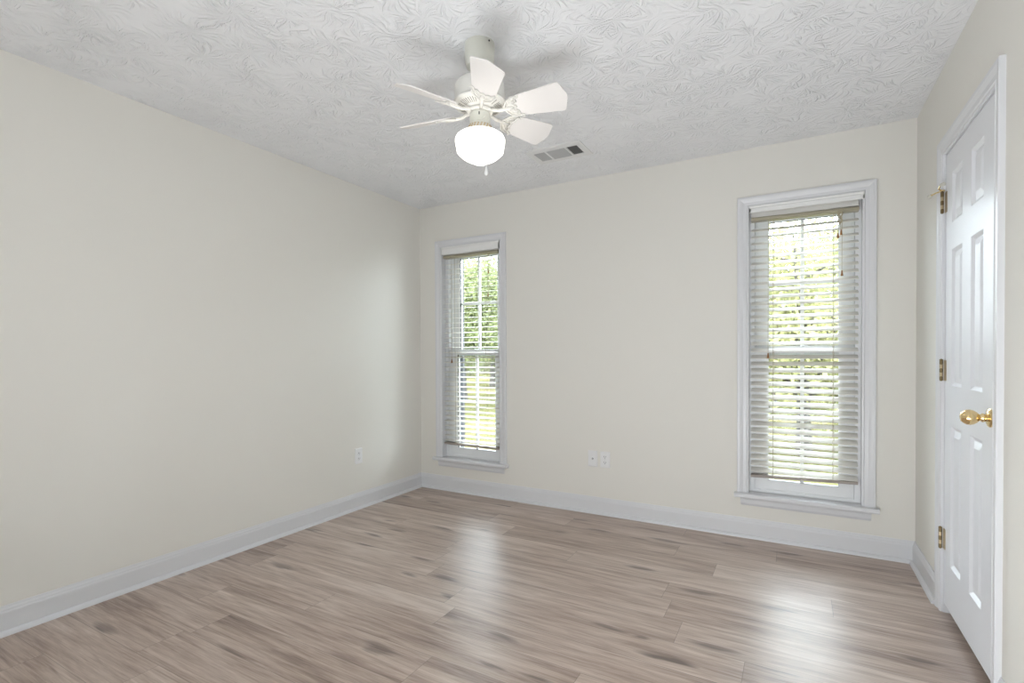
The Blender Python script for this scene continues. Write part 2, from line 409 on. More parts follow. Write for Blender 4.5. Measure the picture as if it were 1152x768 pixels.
def window(idx, cx, ch, oh, g0, g1, mx_):
    root = struct(empty('window_%d' % idx, (cx, YB, WZ0)), ['narrow left window with white casing and sill', 'narrow right window with white casing and sill'][idx-1], 'window')
    x0, x1 = cx-oh, cx+oh
    f = lambda a, z, p: (a, YB-p, z)
    prof = [(o*(ch-oh)/0.064, p) for o, p in CAS]
    link('casing', casing(prof, x0, x1, WZ0, WZ1, f), M['trim'], root)
    bm = bmesh.new()                                    # jamb boards lining the opening
    box(bm, x0-0.019, x0, YB, YB+WT, WZ0, WZ1+0.019); box(bm, x1, x1+0.019, YB, YB+WT, WZ0, WZ1+0.019); box(bm, x0, x1, YB, YB+WT, WZ1, WZ1+0.019)
    link('jamb', bm, M['trim'], root)
    bm = bmesh.new()                                    # stool: rounded nose board with horns
    nose = [(YB-0.05, WZ0-0.006), (YB-0.05, WZ0-0.020), (YB-0.046, WZ0-0.026), (YB+0.0, WZ0-0.026), (YB+0.0, WZ0), (YB-0.044, WZ0)]
    loft(bm, [[(cx-ch-0.015, y, z) for y, z in nose], [(cx+ch+0.015, y, z) for y, z in nose]])
    box(bm, x0-0.019, x1+0.019, YB, YB+WT+0.03, WZ0-0.026, WZ0)
    link('stool', bm, M['trim'], root)
    ap = [(0, -0.026), (0.014, -0.026), (0.016, -0.034), (0.012, -0.042), (0.011, -0.066), (0.007, -0.074), (0.004, -0.080), (0, -0.080)]
    bm = bmesh.new()
    loft(bm, [[(cx-ch+0.018+0.4*(0.016-p), YB-p, WZ0+z) for p, z in ap], [(cx+ch-0.018-0.4*(0.016-p), YB-p, WZ0+z) for p, z in ap]])
    link('apron', bm, M['trim'], root)
    # outer frame and stops
    bm = bmesh.new()
    fx = 0.042
    ring_frame(bm, x0, x1, WZ0, WZ1, fx-0.012, 0.02, 0.035, YB+0.052, YB+0.15)
    box(bm, x0+0.030, x0+0.042, YB+0.092, YB+0.15, WZ0+0.02, WZ1-0.035); box(bm, x1-0.042, x1-0.030, YB+0.092, YB+0.15, WZ0+0.02, WZ1-0.035)
    link('frame', bm, M['vinyl'], root, bevel=0.002)
    mz = 1.155; gh = 0.187
    def sash(name, y0, y1, z0, z1, gx, gz0, gz1, lock):
        bm = bmesh.new()
        sx0, sx1 = (x0+0.031, x1-0.031) if lock else (x0+0.036, x1-0.036)
        box(bm, sx0, g0, y0, y1, z0, z1); box(bm, g1, sx1, y0, y1, z0, z1)
        box(bm, g0, g1, y0, y1, z0, gz0); box(bm, g0, g1, y0, y1, gz1, z1)
        s = link(name, bm, M['vinyl'], root, bevel=0.002)
        ym = y1-0.009
        bm = bmesh.new(); box(bm, mx_-0.010, mx_+0.010, ym-0.010, ym+0.008, gz0, gz1)
        zc = (gz0+gz1)/2; box(bm, g0, g1, ym-0.0095, ym+0.0075, zc-0.010, zc+0.010)
        link('muntin', bm, M['vinyl'], s)
        bm = bmesh.new(); box(bm, g0, g1, ym-0.002, ym+0.002, gz0, gz1)
        link('pane', bm, M['glass'], s)
        bm = bmesh.new(); ring_frame(bm, g0-0.0005, g1+0.0005, gz0-0.0005, gz1+0.0005, 0.0015, 0.001, 0.001, y0+0.002, ym-0.0105)
        link('gasket', bm, M['gasket'], s)
        for c0, c1 in ((g0-0.034, g0-0.003), (g1+0.003, g1+0.034)):      # dark insect-screen channels outside the stiles
            bm = bmesh.new(); box(bm, max(c0, x0+0.001), min(c1, x1-0.001), YB+0.141, YB+0.166, gz0-0.01, gz1+0.01)
            link('screen_channel', bm, M['gasket'], s)
        if lock:
            bm = bmesh.new(); lathe(bm, [(0.001, 0), (0.014, 0), (0.014, 0.008), (0.006, 0.012), (0.001, 0.012)], (cx, ym, z1), 16); box(bm, cx-0.003, cx+0.028, ym-0.006, ym+0.006, z1+0.004, z1+0.010)
            link('sash_lock', bm, M['vinyl'], s)
    sash('lower_sash', YB+0.057, YB+0.094, WZ0+0.02, 1.198, gh, 0.362, 1.160, True)
    sash('upper_sash', YB+0.098, YB+0.137, 1.150, WZ1-0.035, gh, 1.206, 1.985, False)
    return root
for i, (cx, ch, oh) in enumerate(WIN): window(i+1, cx, ch, oh, *[(-2.528, -2.150, -2.347), (-0.147, 0.228, 0.038)][i])

# ------------------------------------------------------------------ blinds
def blind(cx, oh, tilt, label, cords, rail_tilt, group, vb, sag):
    x0, x1 = cx-oh+0.012, cx+oh-0.016
    zb, zt = 0.398, 1.962
    root = tag(empty('window_blind', (cx, YB+0.028, zb)), label, 'blind', group)
    yc = YB+0.030
    bm = bmesh.new()
    prof = [(-0.016, -0.006), (0.024, -0.006), (0.024, 0.040), (-0.016, 0.040)]
    loft(bm, [[(x, yc+a, 2.012+b2) for a, b2 in prof] for x in (x0, x1)])
    hr = link('headrail', bm, M['blind'], root, bevel=0.004)
    bm = bmesh.new()
    lip = [(-0.026, -0.003), (-0.030, 0.000), (-0.031, 0.008), (-0.028, 0.016), (-0.022, 0.020), (0.022, 0.020), (0.022, -0.003)]
    loft(bm, [[(x, yc+a, 1.986+dz+b2) for a, b2 in lip] for x, dz in ((x0, -sag*0.5), (x1, sag))])
    link('rail_shade_lip', bm, M['railshade'], hr)  # extra bar whose darker tan paints the headrail's shaded lower edge
    bm = bmesh.new()                                   # valance with small returns at its ends
    vx0, vx1 = cx-oh+0.004, cx+oh+0.008
    pv = [(-0.014, vb), (-0.019, vb+0.004), (-0.019, 0.010), (-0.016, 0.016), (-0.018, 0.022), (-0.018, 0.027), (-0.010, 0.027), (-0.010, vb)]
    loft(bm, [[(x, YB+a, 2.047+b2) for a, b2 in pv] for x in (vx0, vx1)])
    box(bm, vx1-0.008, vx1, YB-0.019, YB-0.0185+0.018, 2.047+vb, 2.074); box(bm, vx0, vx0+0.008, YB-0.019, YB+0.02, 2.047+vb, 2.074)
    link('valance', bm, M['valance'], root)
    # slats: slightly crowned, tilted so that the room edge is low
    n = 37; pitch = (zt-zb-0.02)/n
    bm = bmesh.new(); hw = 0.025
    for i in range(n):
        z = zb+0.03+i*pitch
        t_ = tilt + random.uniform(-0.012, 0.012)
        ct, st = math.cos(t_), math.sin(t_)
        ring = []
        for sgn, th in ((1, 0.0013), (-1, -0.0013)):
            us = (-1, -0.5, 0, 0.5, 1) if sgn > 0 else (1, 0.5, 0, -0.5, -1)
            for u in us:
                a = u*hw; b2 = 0.0022*(1-u*u)+th
                ring.append((a*ct-b2*st, a*st+b2*ct))
        loft(bm, [[(x, yc+a, z+b2) for a, b2 in ring] for x in (x0, x1)])
    link('slats', bm, M['blind'], root)
    bm = bmesh.new()
    pr = [(-0.026, -0.008), (0.026, -0.008), (0.026, 0.006), (0.02, 0.009), (-0.02, 0.009), (-0.026, 0.006)]
    loft(bm, [[(x, yc+a, zb+b2+(dz)) for a, b2 in pr] for x, dz in ((x0, -rail_tilt), (x1, rail_tilt))])
    link('bottom_rail', bm, M['bottomrail'], root)
    for fx in (0.22, 0.78):                            # ladder cords front and back of the slats
        lx = x0+(x1-x0)*fx
        bm = bmesh.new()
        tube(bm, [(lx, yc-0.0265, 1.99), (lx, yc-0.0265, zb)], 0.0013, 5); tube(bm, [(lx, yc+0.0265, 1.99), (lx, yc+0.0265, zb)], 0.0009, 5)
        tube(bm, [(lx+0.006, yc, 1.99), (lx+0.006, yc, zb)], 0.0008, 5)
        link('ladder_cord', bm, M['cord'], root)
    ycord = YB-0.001
    for pts, knot, tas in cords:
        bm = bmesh.new(); tube(bm, [(x, ycord+dy, z) for x, z, dy in pts], 0.0011, 5)
        if knot:                                       # gathered bunch of cord
            kx, kz = knot
            tube(bm, [(kx+0.013*math.cos(a*2.1)*(1-0.25*a/9), ycord-0.004+0.004*math.sin(a*3.3), kz-0.0075*a+0.012*math.sin(a*2.9)) for a in [j*0.3 for j in range(34)]], 0.0034, 5)
        c = link('pull_cord', bm, M['cord'], root)
        for tx, tz in tas:
            bm = bmesh.new()
            lathe(bm, [(0.002, 0.016), (0.0035, 0.014), (0.004, 0.006), (0.0065, -0.010), (0.0068, -0.016), (0.002, -0.017)], (tx, ycord, tz), 12)
            link('tassel', bm, M['tassel'], c, smooth='auto')
    return root
G = 'white faux-wood blinds in the two windows'
blind(*[WIN[0][0], WIN[0][2]], math.radians(7), 'open white slatted blind in the left window nearest the room corner', [
    ([(-2.180, 1.995, 0), (-2.181, 1.9, 0.001), (-2.180, 1.66, 0)], None, [(-2.180, 1.650)]),
    ([(-2.176, 1.995, 0), (-2.176, 1.85, 0)], None, [(-2.177, 1.837)]),
    ([(-2.545, 1.995, 0), (-2.547, 1.12, 0)], None, [(-2.547, 1.107)])], -0.003, G, -0.038, 0.0)
blind(*[WIN[1][0], WIN[1][2]], math.radians(26), 'half closed white slatted blind in the right window with knotted pull cord', [
    ([(0.226, 2.000, 0), (0.226, 1.98, -0.002), (0.222, 1.91, 0), (0.217, 1.852, 0)], (0.226, 1.985), [(0.216, 1.843)]),
    ([(0.224, 1.995, 0), (0.231, 1.870, 0)], None, [(0.231, 1.860)]),
    ([(0.236, 1.96, 0), (0.236, 1.635, 0)], None, [(0.236, 1.623)]),
    ([(-0.145, 1.995, 0), (-0.146, 1.158, 0)], None, [(-0.146, 1.145)])], 0.009, G, -0.014, -0.006)

# ------------------------------------------------------------------ door
door = struct(empty('door_1', (XR, (DY0+DY1)/2, 0)), 'closed white six-panel closet door with brass knob', 'door')
fd = lambda a, z, p: (XR-p, a, z)
link('casing', casing(CAS, DY0-0.005, DY1+0.005, 0.0, DZ1+0.005, fd), M['trim'], door)
bm = bmesh.new()
box(bm, XR, XR+WT, DY0-0.019, DY0, 0, DZ1+0.019); box(bm, XR, XR+WT, DY1, DY1+0.019, 0, DZ1+0.019); box(bm, XR, XR+WT, DY0, DY1, DZ1, DZ1+0.019)
box(bm, XR+0.040, XR+0.052, DY0, DY0+0.012, 0, DZ1); box(bm, XR+0.040, XR+0.052, DY1-0.012, DY1, 0, DZ1); box(bm, XR+0.040, XR+0.052, DY0+0.012, DY1-0.012, DZ1-0.012, DZ1)
link('jamb', bm, M['trim'], door)
# the slab: stiles and rails flat, six raised panels with sloped mouldings
dx = XR+0.002; dy0, dy1, dz0, dz1 = DY0+0.003, DY1-0.003, 0.045, DZ1-0.003
pc = [(2.383, 2.527), (2.643, 2.797)]                  # panel columns (y)
pr_ = [(0.240, 0.845), (1.018, 1.598), (1.712, 1.925)] # panel rows (z)
bm = bmesh.new()
ys = [dy0, pc[0][0], pc[0][1], pc[1][0], pc[1][1], dy1]; zs = [dz0] + [v for r in pr_ for v in r] + [dz1]
grid = {}
for i, yy in enumerate(ys):
    for j, zz in enumerate(zs): grid[i, j] = bm.verts.new((dx, yy, zz))
for i in range(5):
    for j in range(6+1-0):
        if j >= len(zs)-1: continue
        if i in (1, 3) and j in (1, 3, 5):
            ring = [grid[i, j], grid[i+1, j], grid[i+1, j+1], grid[i, j+1]]
            y0_, y1_, z0_, z1_ = ys[i], ys[i+1], zs[j], zs[j+1]
            for inset, depth in ((0.004, 0.003), (0.013, 0.010), (0.017, 0.010), (0.042, 0.002), (0.044, 0.002)):
                nr = [bm.verts.new((dx+depth, a, b2)) for a, b2 in ((y0_+inset, z0_+inset), (y1_-inset, z0_+inset), (y1_-inset, z1_-inset), (y0_+inset, z1_-inset))]
                for q in range(4): bm.faces.new((ring[q], ring[(q+1) % 4], nr[(q+1) % 4], nr[q]))
                ring = nr
            bm.faces.new(ring)
        else:
            bm.faces.new((grid[i, j], grid[i+1, j], grid[i+1, j+1], grid[i, j+1]))
xb = XR+0.037
bk = [bm.verts.new((xb, a, b2)) for a, b2 in ((dy0, dz0), (dy1, dz0), (dy1, dz1), (dy0, dz1))]
bm.faces.new(list(reversed(bk)))
edge_b = [grid[i, 0] for i in range(6)]; edge_t = [grid[i, len(zs)-1] for i in range(6)]
edge_l = [grid[0, j] for j in range(len(zs))]; edge_r = [grid[5, j] for j in range(len(zs))]
bm.faces.new(edge_b + [bk[1], bk[0]]); bm.faces.new(edge_t + [bk[2], bk[3]])
bm.faces.new(edge_l + [bk[3], bk[0]]); bm.faces.new(edge_r + [bk[2], bk[1]])
link('slab', bm, M['door'], door)
# hinges
for zc in (1.822, 1.080, 0.332):
    bm = bmesh.new()
    box(bm, XR-0.0015, XR+0.0005, DY1+0.0005, DY1+0.006, zc-0.045, zc+0.045)      # leaf edges at the gap
    box(bm, dx-0.0025, dx-0.0003, DY1-0.024, DY1-0.003, zc-0.045, zc+0.045)
    h_ = link('hinge', bm, M['oldbrass'], door)
    bm = bmesh.new()
    kx, ky = XR-0.011, DY1+0.002
    z_ = zc-0.045
    for q in (0, 2, 4):
        z_ = zc-0.045+0.018*q
        lathe(bm, [(0.001, z_+0.0008), (0.0062, z_+0.0008), (0.0062, z_+0.0172), (0.001, z_+0.0172)], (kx, ky, 0), 14)
    lathe(bm, [(0.0045, zc-0.047), (0.0045, zc+0.047)], (kx, ky, 0), 12)
    lathe(bm, [(0.001, zc+0.045), (0.0068, zc+0.045), (0.0068, zc+0.048), (0.003, zc+0.051), (0.001, zc+0.0515)], (kx, ky, 0), 14)
    link('knuckle', bm, M['darkbrass'], h_, smooth='auto')
    bm = bmesh.new()
    for q in (1, 3):
        z_ = zc-0.045+0.018*q
        lathe(bm, [(0.001, z_+0.0008), (0.0062, z_+0.0008), (0.0062, z_+0.0172), (0.001, z_+0.0172)], (kx, ky, 0), 14)
    link('knuckle', bm, M['oldbrass'], h_, smooth='auto')
    if zc > 1.5:                                       # hinge-pin door stop on the top hinge
        bm = bmesh.new(); zt = zc+0.054
        lathe(bm, [(0.001, zt-0.003), (0.010, zt-0.003), (0.010, zt+0.002), (0.001, zt+0.002)], (kx, ky, 0), 14)
        tube(bm, [(kx, ky, zt), (kx-0.018, ky+0.022, zt-0.001), (kx-0.028, ky+0.050, zt-0.002)], 0.0034, 8)
        tube(bm, [(kx, ky, zt), (kx-0.016, ky-0.020, zt+0.006), (kx-0.016, ky-0.048, zt+0.012)], 0.0034, 8)
        st = link('hinge_pin_stop', bm, M['brass'], h_)
        bm = bmesh.new()
        for a, b2 in (((kx-0.028, ky+0.050, zt-0.002), (kx-0.033, ky+0.066, zt-0.003)), ((kx-0.016, ky-0.048, zt+0.012), (kx-0.006, ky-0.064, zt+0.014))):
            d = (V(b2)-V(a)).normalized()
            tube(bm, [V(a), V(a)+d*0.004, V(b2), V(b2)+d*0.002], [0.004, 0.0075, 0.0085, 0.006], 12)
        link('bumper', bm, M['rubber'], h_)
# knob: axis along -x
ky, kz = DY0+0.062, 0.936
bm = bmesh.new()
lathe(bm, [(0.001, dx), (0.0325, dx), (0.0325, dx-0.003), (0.029, dx-0.007), (0.020, dx-0.010), (0.001, dx-0.0105)], (0, ky, kz), 32, 'x', False)
rs_ = link('rosette', bm, M['brass'], door, smooth='auto')
bm = bmesh.new()
lathe(bm, [(0.013, dx-0.009), (0.0115, dx-0.014), (0.015, dx-0.018), (0.0155, dx-0.022), (0.0115, dx-0.026), (0.0125, dx-0.030),
           (0.019, dx-0.036), (0.0245, dx-0.045), (0.0268, dx-0.054), (0.0255, dx-0.063), (0.021, dx-0.071), (0.0165, dx-0.0755), (0.0155, dx-0.0775), (0.006, dx-0.0800), (0.001, dx-0.0803)], (0, ky, kz), 32, 'x', False)
link('knob', bm, M['brass'], door, smooth=True)

# ------------------------------------------------------------------ wall plates
def plate(kind, c, wall, label, group):
    """c: centre on the wall surface; local u along the wall (to the viewer's right), v up, n out of the wall"""
    if wall == 'left': U, Nn = V((0, 1, 0)), V((1, 0, 0))
    else: U, Nn = V((1, 0, 0)), V((0, -1, 0))
    C0 = V(c); W3 = lambda u, v, n: C0 + U*u + V((0, 0, v)) + Nn*n
    name = 'electrical_outlet' if kind == 'duplex' else 'cable_jack_plate'
    root = tag(empty(name, C0), label, 'outlet' if kind == 'duplex' else 'jack', group)
    bm = bmesh.new()
    hw, hh_ = 0.036, 0.058
    ring = lambda a, b2, n: [W3(-a, -b2, n), W3(a, -b2, n), W3(a, b2, n), W3(-a, b2, n)]
    loft(bm, [ring(hw, hh_, 0.0), ring(hw, hh_, 0.0025), ring(hw-0.003, hh_-0.003, 0.0055), ring(hw-0.006, hh_-0.006, 0.006)])
    link('cover_plate', bm, M['plate'], root)
    def disc(name_, u, v, r, n0, n1, m_, seg=18, squash=1.0, par=root):
        bm = bmesh.new()
        loft(bm, [[W3(u+r*math.cos(2*PI*i/seg), v+max(-r*squash, min(r*squash, r*math.sin(2*PI*i/seg))), n) for i in range(seg)] for n in (n0, n1)])
        return link(name_, bm, m_, par)
    if kind == 'duplex':
        for sgn in (1, -1):
            rc = disc('receptacle', 0, 0.0205*sgn, 0.0172, 0.005, 0.0078, M['plate'], 28, 0.82)
            bm = bmesh.new()
            for du, hv in ((-0.0063, 0.0045), (0.0063, 0.0036)):
                a = W3(du-0.0013, 0.0205*sgn+0.003-hv, 0.0072); b2 = W3(du+0.0013, 0.0205*sgn+0.003+hv, 0.0082)
                box(bm, min(a.x, b2.x), max(a.x, b2.x), min(a.y, b2.y), max(a.y, b2.y), a.z, b2.z)
            seg = 10
            loft(bm, [[W3(0.0026*math.cos(2*PI*i/seg), 0.0205*sgn-0.0075+0.0026*math.sin(2*PI*i/seg), n) for i in range(seg)] for n in (0.0072, 0.0082)])
            link('slots', bm, M['dark'], rc)
        disc('screw', 0, 0, 0.0028, 0.0055, 0.0072, M['steel'], 10)
    else:
        bm = bmesh.new()
        seg = 6
        loft(bm, [[W3(0.0068*math.cos(2*PI*i/seg), 0.0068*math.sin(2*PI*i/seg), n) for i in range(seg)] for n in (0.005, 0.009)])
        j_ = link('coax_nut', bm, M['dark'], root)
        disc('coax_barrel', 0, 0, 0.0045, 0.009, 0.016, M['steel'], 14)
        for sgn in (1, -1): disc('screw', 0, 0.042*sgn, 0.0026, 0.0055, 0.0070, M['plate'], 10)
    return root
plate('duplex', (XL, 2.764, 0.398), 'left', 'white duplex outlet low on the left wall near the corner', None)
plate('coax', (-1.288, YB, 0.398), 'back', 'white cable jack plate with one black coaxial socket on back wall', None)
plate('duplex', (-1.194, YB, 0.398), 'back', 'white duplex outlet on the back wall beside the cable jack', None)

# ------------------------------------------------------------------ ceiling register
VX0, VX1, VY0, VY1 = -1.500, -1.128, 2.850, 3.085
vent = tag(empty('ceiling_vent', ((VX0+VX1)/2, (VY0+VY1)/2, H)), 'white rectangular air register on the ceiling beyond the fan', 'vent')
zv = H-0.006
bm = bmesh.new()
ix0, ix1, iy0, iy1 = VX0+0.042, VX1-0.038, VY0+0.050, VY1-0.050
bm2 = bm
def rimring(a, z): return [(VX0+a, VY0+a, z), (VX1-a, VY0+a, z), (VX1-a, VY1-a, z), (VX0+a, VY1-a, z)]
loft(bm, [rimring(0, H), rimring(0, H-0.003), rimring(0.012, zv), [(ix0, iy0, zv), (ix1, iy0, zv), (ix1, iy1, zv), (ix0, iy1, zv)], [(ix0, iy0, H-0.001), (ix1, iy0, H-0.001), (ix1, iy1, H-0.001), (ix0, iy1, H-0.001)]], caps=False)
s1, s2 = ix0+(ix1-ix0)*0.27, ix0+(ix1-ix0)*0.74
box(bm, s1-0.006, s1+0.006, iy0, iy1, zv, H-0.001); box(bm, s2-0.006, s2+0.006, iy0, iy1, zv, H-0.001)
link('face_plate', bm, M['ventwhite'], vent)
bm = bmesh.new(); box(bm, ix0, ix1, iy0, iy1, H-0.0012, H-0.0002); link('duct_opening', bm, M['dark'], vent)
def vanes(name, a0, a1, cross, ang, n, wdt, m_, thick=0.0008):
    bm = bmesh.new()
    for i in range(n):
        t_ = (i+0.5)/n
        c_, s_ = math.cos(ang)*wdt, math.sin(ang)*wdt
        zc = H-0.0042; s_ = max(-0.0026, min(0.0026, s_))
        if cross == 'y':                               # vanes run along y, spaced in x
            xc = a0+(a1-a0)*t_
            prism(bm, [(xc-c_, iy0, zc-s_), (xc+c_, iy0, zc+s_), (xc+c_, iy1, zc+s_), (xc-c_, iy1, zc-s_)], (0, 0, thick))
        else:
            yc = iy0+(iy1-iy0)*t_
            prism(bm, [(a0, yc-c_, zc-s_), (a1, yc-c_, zc-s_), (a1, yc+c_, zc+s_), (a0, yc+c_, zc+s_)], (0, 0, thick))
    link(name, bm, m_, vent)
vanes('left_vanes', ix0+0.002, s1-0.007, 'y', 0.5, 7, 0.0046, M['ventgrey'])
vanes('centre_vanes', s1+0.007, s2-0.007, 'x', -0.5, 13, 0.0064, M['ventgrey'])
vanes('right_vanes', s2+0.007, ix1-0.002, 'y', -0.5, 7, 0.0022, M['ventgrey'])

# ------------------------------------------------------------------ ceiling fan
FX, FY = -1.140, 1.775
fan = tag(empty('ceiling_fan', (FX, FY, H)), 'white six-blade ceiling fan with a lit schoolhouse glass globe', 'ceiling fan')
fc = (FX, FY, 0)
bm = bmesh.new()
lathe(bm, [(0.001, H), (0.062, H), (0.063, H-0.004), (0.060, H-0.075), (0.054, H-0.094), (0.040, H-0.103), (0.018, H-0.106), (0.001, H-0.106)], fc, 40)
cn = link('canopy', bm, M['fancanopy'], fan, smooth='auto')
bm = bmesh.new()
for a in (math.radians(-20),):
    c0 = V((FX+0.062*math.cos(a), FY+0.062*math.sin(a), H-0.012)); d = V((math.cos(a), math.sin(a), 0))
    tube(bm, [c0-d*0.002, c0+d*0.0025], 0.0035, 8)
link('canopy_screw', bm, M['dark'], cn)
bm = bmesh.new(); lathe(bm, [(0.0135, H-0.10), (0.0135, H-0.15)], fc, 16); link('downrod', bm, M['fanwhite'], fan, smooth='auto')
ZM = 2.195                                            # underside rim of the motor
bm = bmesh.new()
lathe(bm, [(0.001, ZM+0.090), (0.050, ZM+0.090), (0.085, ZM+0.086), (0.098, ZM+0.080), (0.1035, ZM+0.070), (0.1045, ZM+0.058), (0.1045, ZM+0.010), (0.108, ZM+0.007), (0.110, ZM+0.001), (0.107, ZM-0.004), (0.100, ZM-0.005)], fc, 48, cap=False)
link('motor_housing', bm, M['fanwhite'], fan, smooth='auto')
bm = bmesh.new()                                       # vented dish under the motor
lathe(bm, [(0.101, ZM-0.004), (0.094, ZM-0.008), (0.066, ZM-0.017), (0.056, ZM-0.022), (0.040, ZM-0.026)], fc, 48, cap=False)
dish = link('motor_vent_dish', bm, M['fanwhite'], fan, smooth=True)
bm = bmesh.new()                                       # dark radial slots in the dish
for i in range(54):
    a = 2*PI*(i+0.5)/54
    if i % 9 == 8: continue
    e, tn = V((math.cos(a), math.sin(a), 0)), V((-math.sin(a), math.cos(a), 0))
    p0, p1 = V(fc)+e*0.064+V((0, 0, ZM-0.0178)), V(fc)+e*0.091+V((0, 0, ZM-0.0092))
    prism(bm, [p0-tn*0.0009, p0+tn*0.0009, p1+tn*0.0014, p1-tn*0.0014], (0, 0, -0.0014))
M['slotgrey'] = mat('vent_slot_grey', (0.30, 0.285, 0.25), 0.7)
link('vent_slots', bm, M['slotgrey'], dish)
bm = bmesh.new()                                       # flywheel the blade irons bolt to
lathe(bm, [(0.020, ZM-0.024), (0.052, ZM-0.026), (0.054, ZM-0.030), (0.052, ZM-0.036), (0.030, ZM-0.038), (0.020, ZM-0.038)], fc, 36, cap=False)
link('flywheel', bm, M['fanwhite'], fan, smooth='auto')
bm = bmesh.new()                                       # switch housing
lathe(bm, [(0.001, ZM-0.034), (0.038, ZM-0.036), (0.0425, ZM-0.042), (0.0425, ZM-0.082), (0.045, ZM-0.085), (0.041, ZM-0.090), (0.001, ZM-0.090)], fc, 36)
sh_ = link('switch_housing', bm, M['fancanopy'], fan, smooth='auto')
bm = bmesh.new()
a = math.radians(-62); e = V((math.cos(a), math.sin(a), 0)); tn = V((-e.y, e.x, 0)); p0 = V(fc)+e*0.0405+V((0, 0, ZM-0.060))
prism(bm, [p0-tn*0.0025, p0+tn*0.0025, p0+tn*0.0025+V((0, 0, 0.012)), p0-tn*0.0025+V((0, 0, 0.012))], e*0.002)
link('reverse_switch', bm, M['dark'], sh_)
# lacy fitter collar
ZF = ZM-0.086
bm = bmesh.new()
lathe(bm, [(0.038, ZF), (0.044, ZF-0.005), (0.050, ZF-0.016), (0.056, ZF-0.029), (0.0575, ZF-0.032), (0.055, ZF-0.033), (0.048, ZF-0.018), (0.042, ZF-0.006)], fc, 40, cap=False)
ft = link('light_fitter', bm, M['fanwhite'], fan, smooth='auto')
bm = bmesh.new()
for rr, zz, n, ph in ((0.0465, ZF-0.009, 22, 0), (0.0505, ZF-0.017, 24, 0.5), (0.0545, ZF-0.025, 26, 0)):
    for i in range(n):
        a = 2*PI*(i+ph)/n; e = V((math.cos(a), math.sin(a), -0.25)).normalized(); c0 = V((FX+rr*math.cos(a), FY+rr*math.sin(a), zz))
        tube(bm, [c0-e*0.001, c0+e*0.0016], 0.0032, 6)
M['filigree'] = mat('filigree_gold', (0.62, 0.47, 0.28), 0.4, 0.6)
link('filigree', bm, M['filigree'], ft)
bm = bmesh.new()                                       # schoolhouse globe
ZG = ZF-0.027
GP = [(0.046, ZG+0.004), (0.050, ZG-0.003), (0.066, ZG-0.007), (0.084, ZG-0.013), (0.097, ZG-0.022), (0.1025, ZG-0.032), (0.1030, ZG-0.042), (0.1010, ZG-0.056),
      (0.0975, ZG-0.074), (0.0960, ZG-0.084), (0.0930, ZG-0.0875), (0.0895, ZG-0.0905), (0.080, ZG-0.100), (0.066, ZG-0.110), (0.050, ZG-0.118), (0.038, ZG-0.1225), (0.033, ZG-0.124), (0.026, ZG-0.130), (0.013, ZG-0.135), (0.001, ZG-0.136)]
lathe(bm, GP, fc, 48, cap=False)
link('glass_globe', bm, M['globe'], fan, smooth=True)
# pull chain
bm = bmesh.new()
# the chain hangs in front of the globe, a little right of its middle
px, py = FX+0.030*cs+0.108*sn, FY+0.030*sn-0.108*cs
tube(bm, [(FX+0.014*cs+0.040*sn, FY+0.014*sn-0.040*cs, ZM-0.075), (FX+0.024*cs+0.082*sn, FY+0.024*sn-0.082*cs, ZM-0.086), (px, py, ZM-0.125), (px, py, 1.896)], 0.0008, 5)
pc_ = link('pull_chain', bm, M['fanwhite'], fan)
bm = bmesh.new(); lathe(bm, [(0.001, 1.899), (0.003, 1.897), (0.005, 1.886), (0.0072, 1.876), (0.0065, 1.868), (0.001, 1.864)], (px, py, 0), 14)
link('pull_fob', bm, M['plate'], pc_, smooth=True)
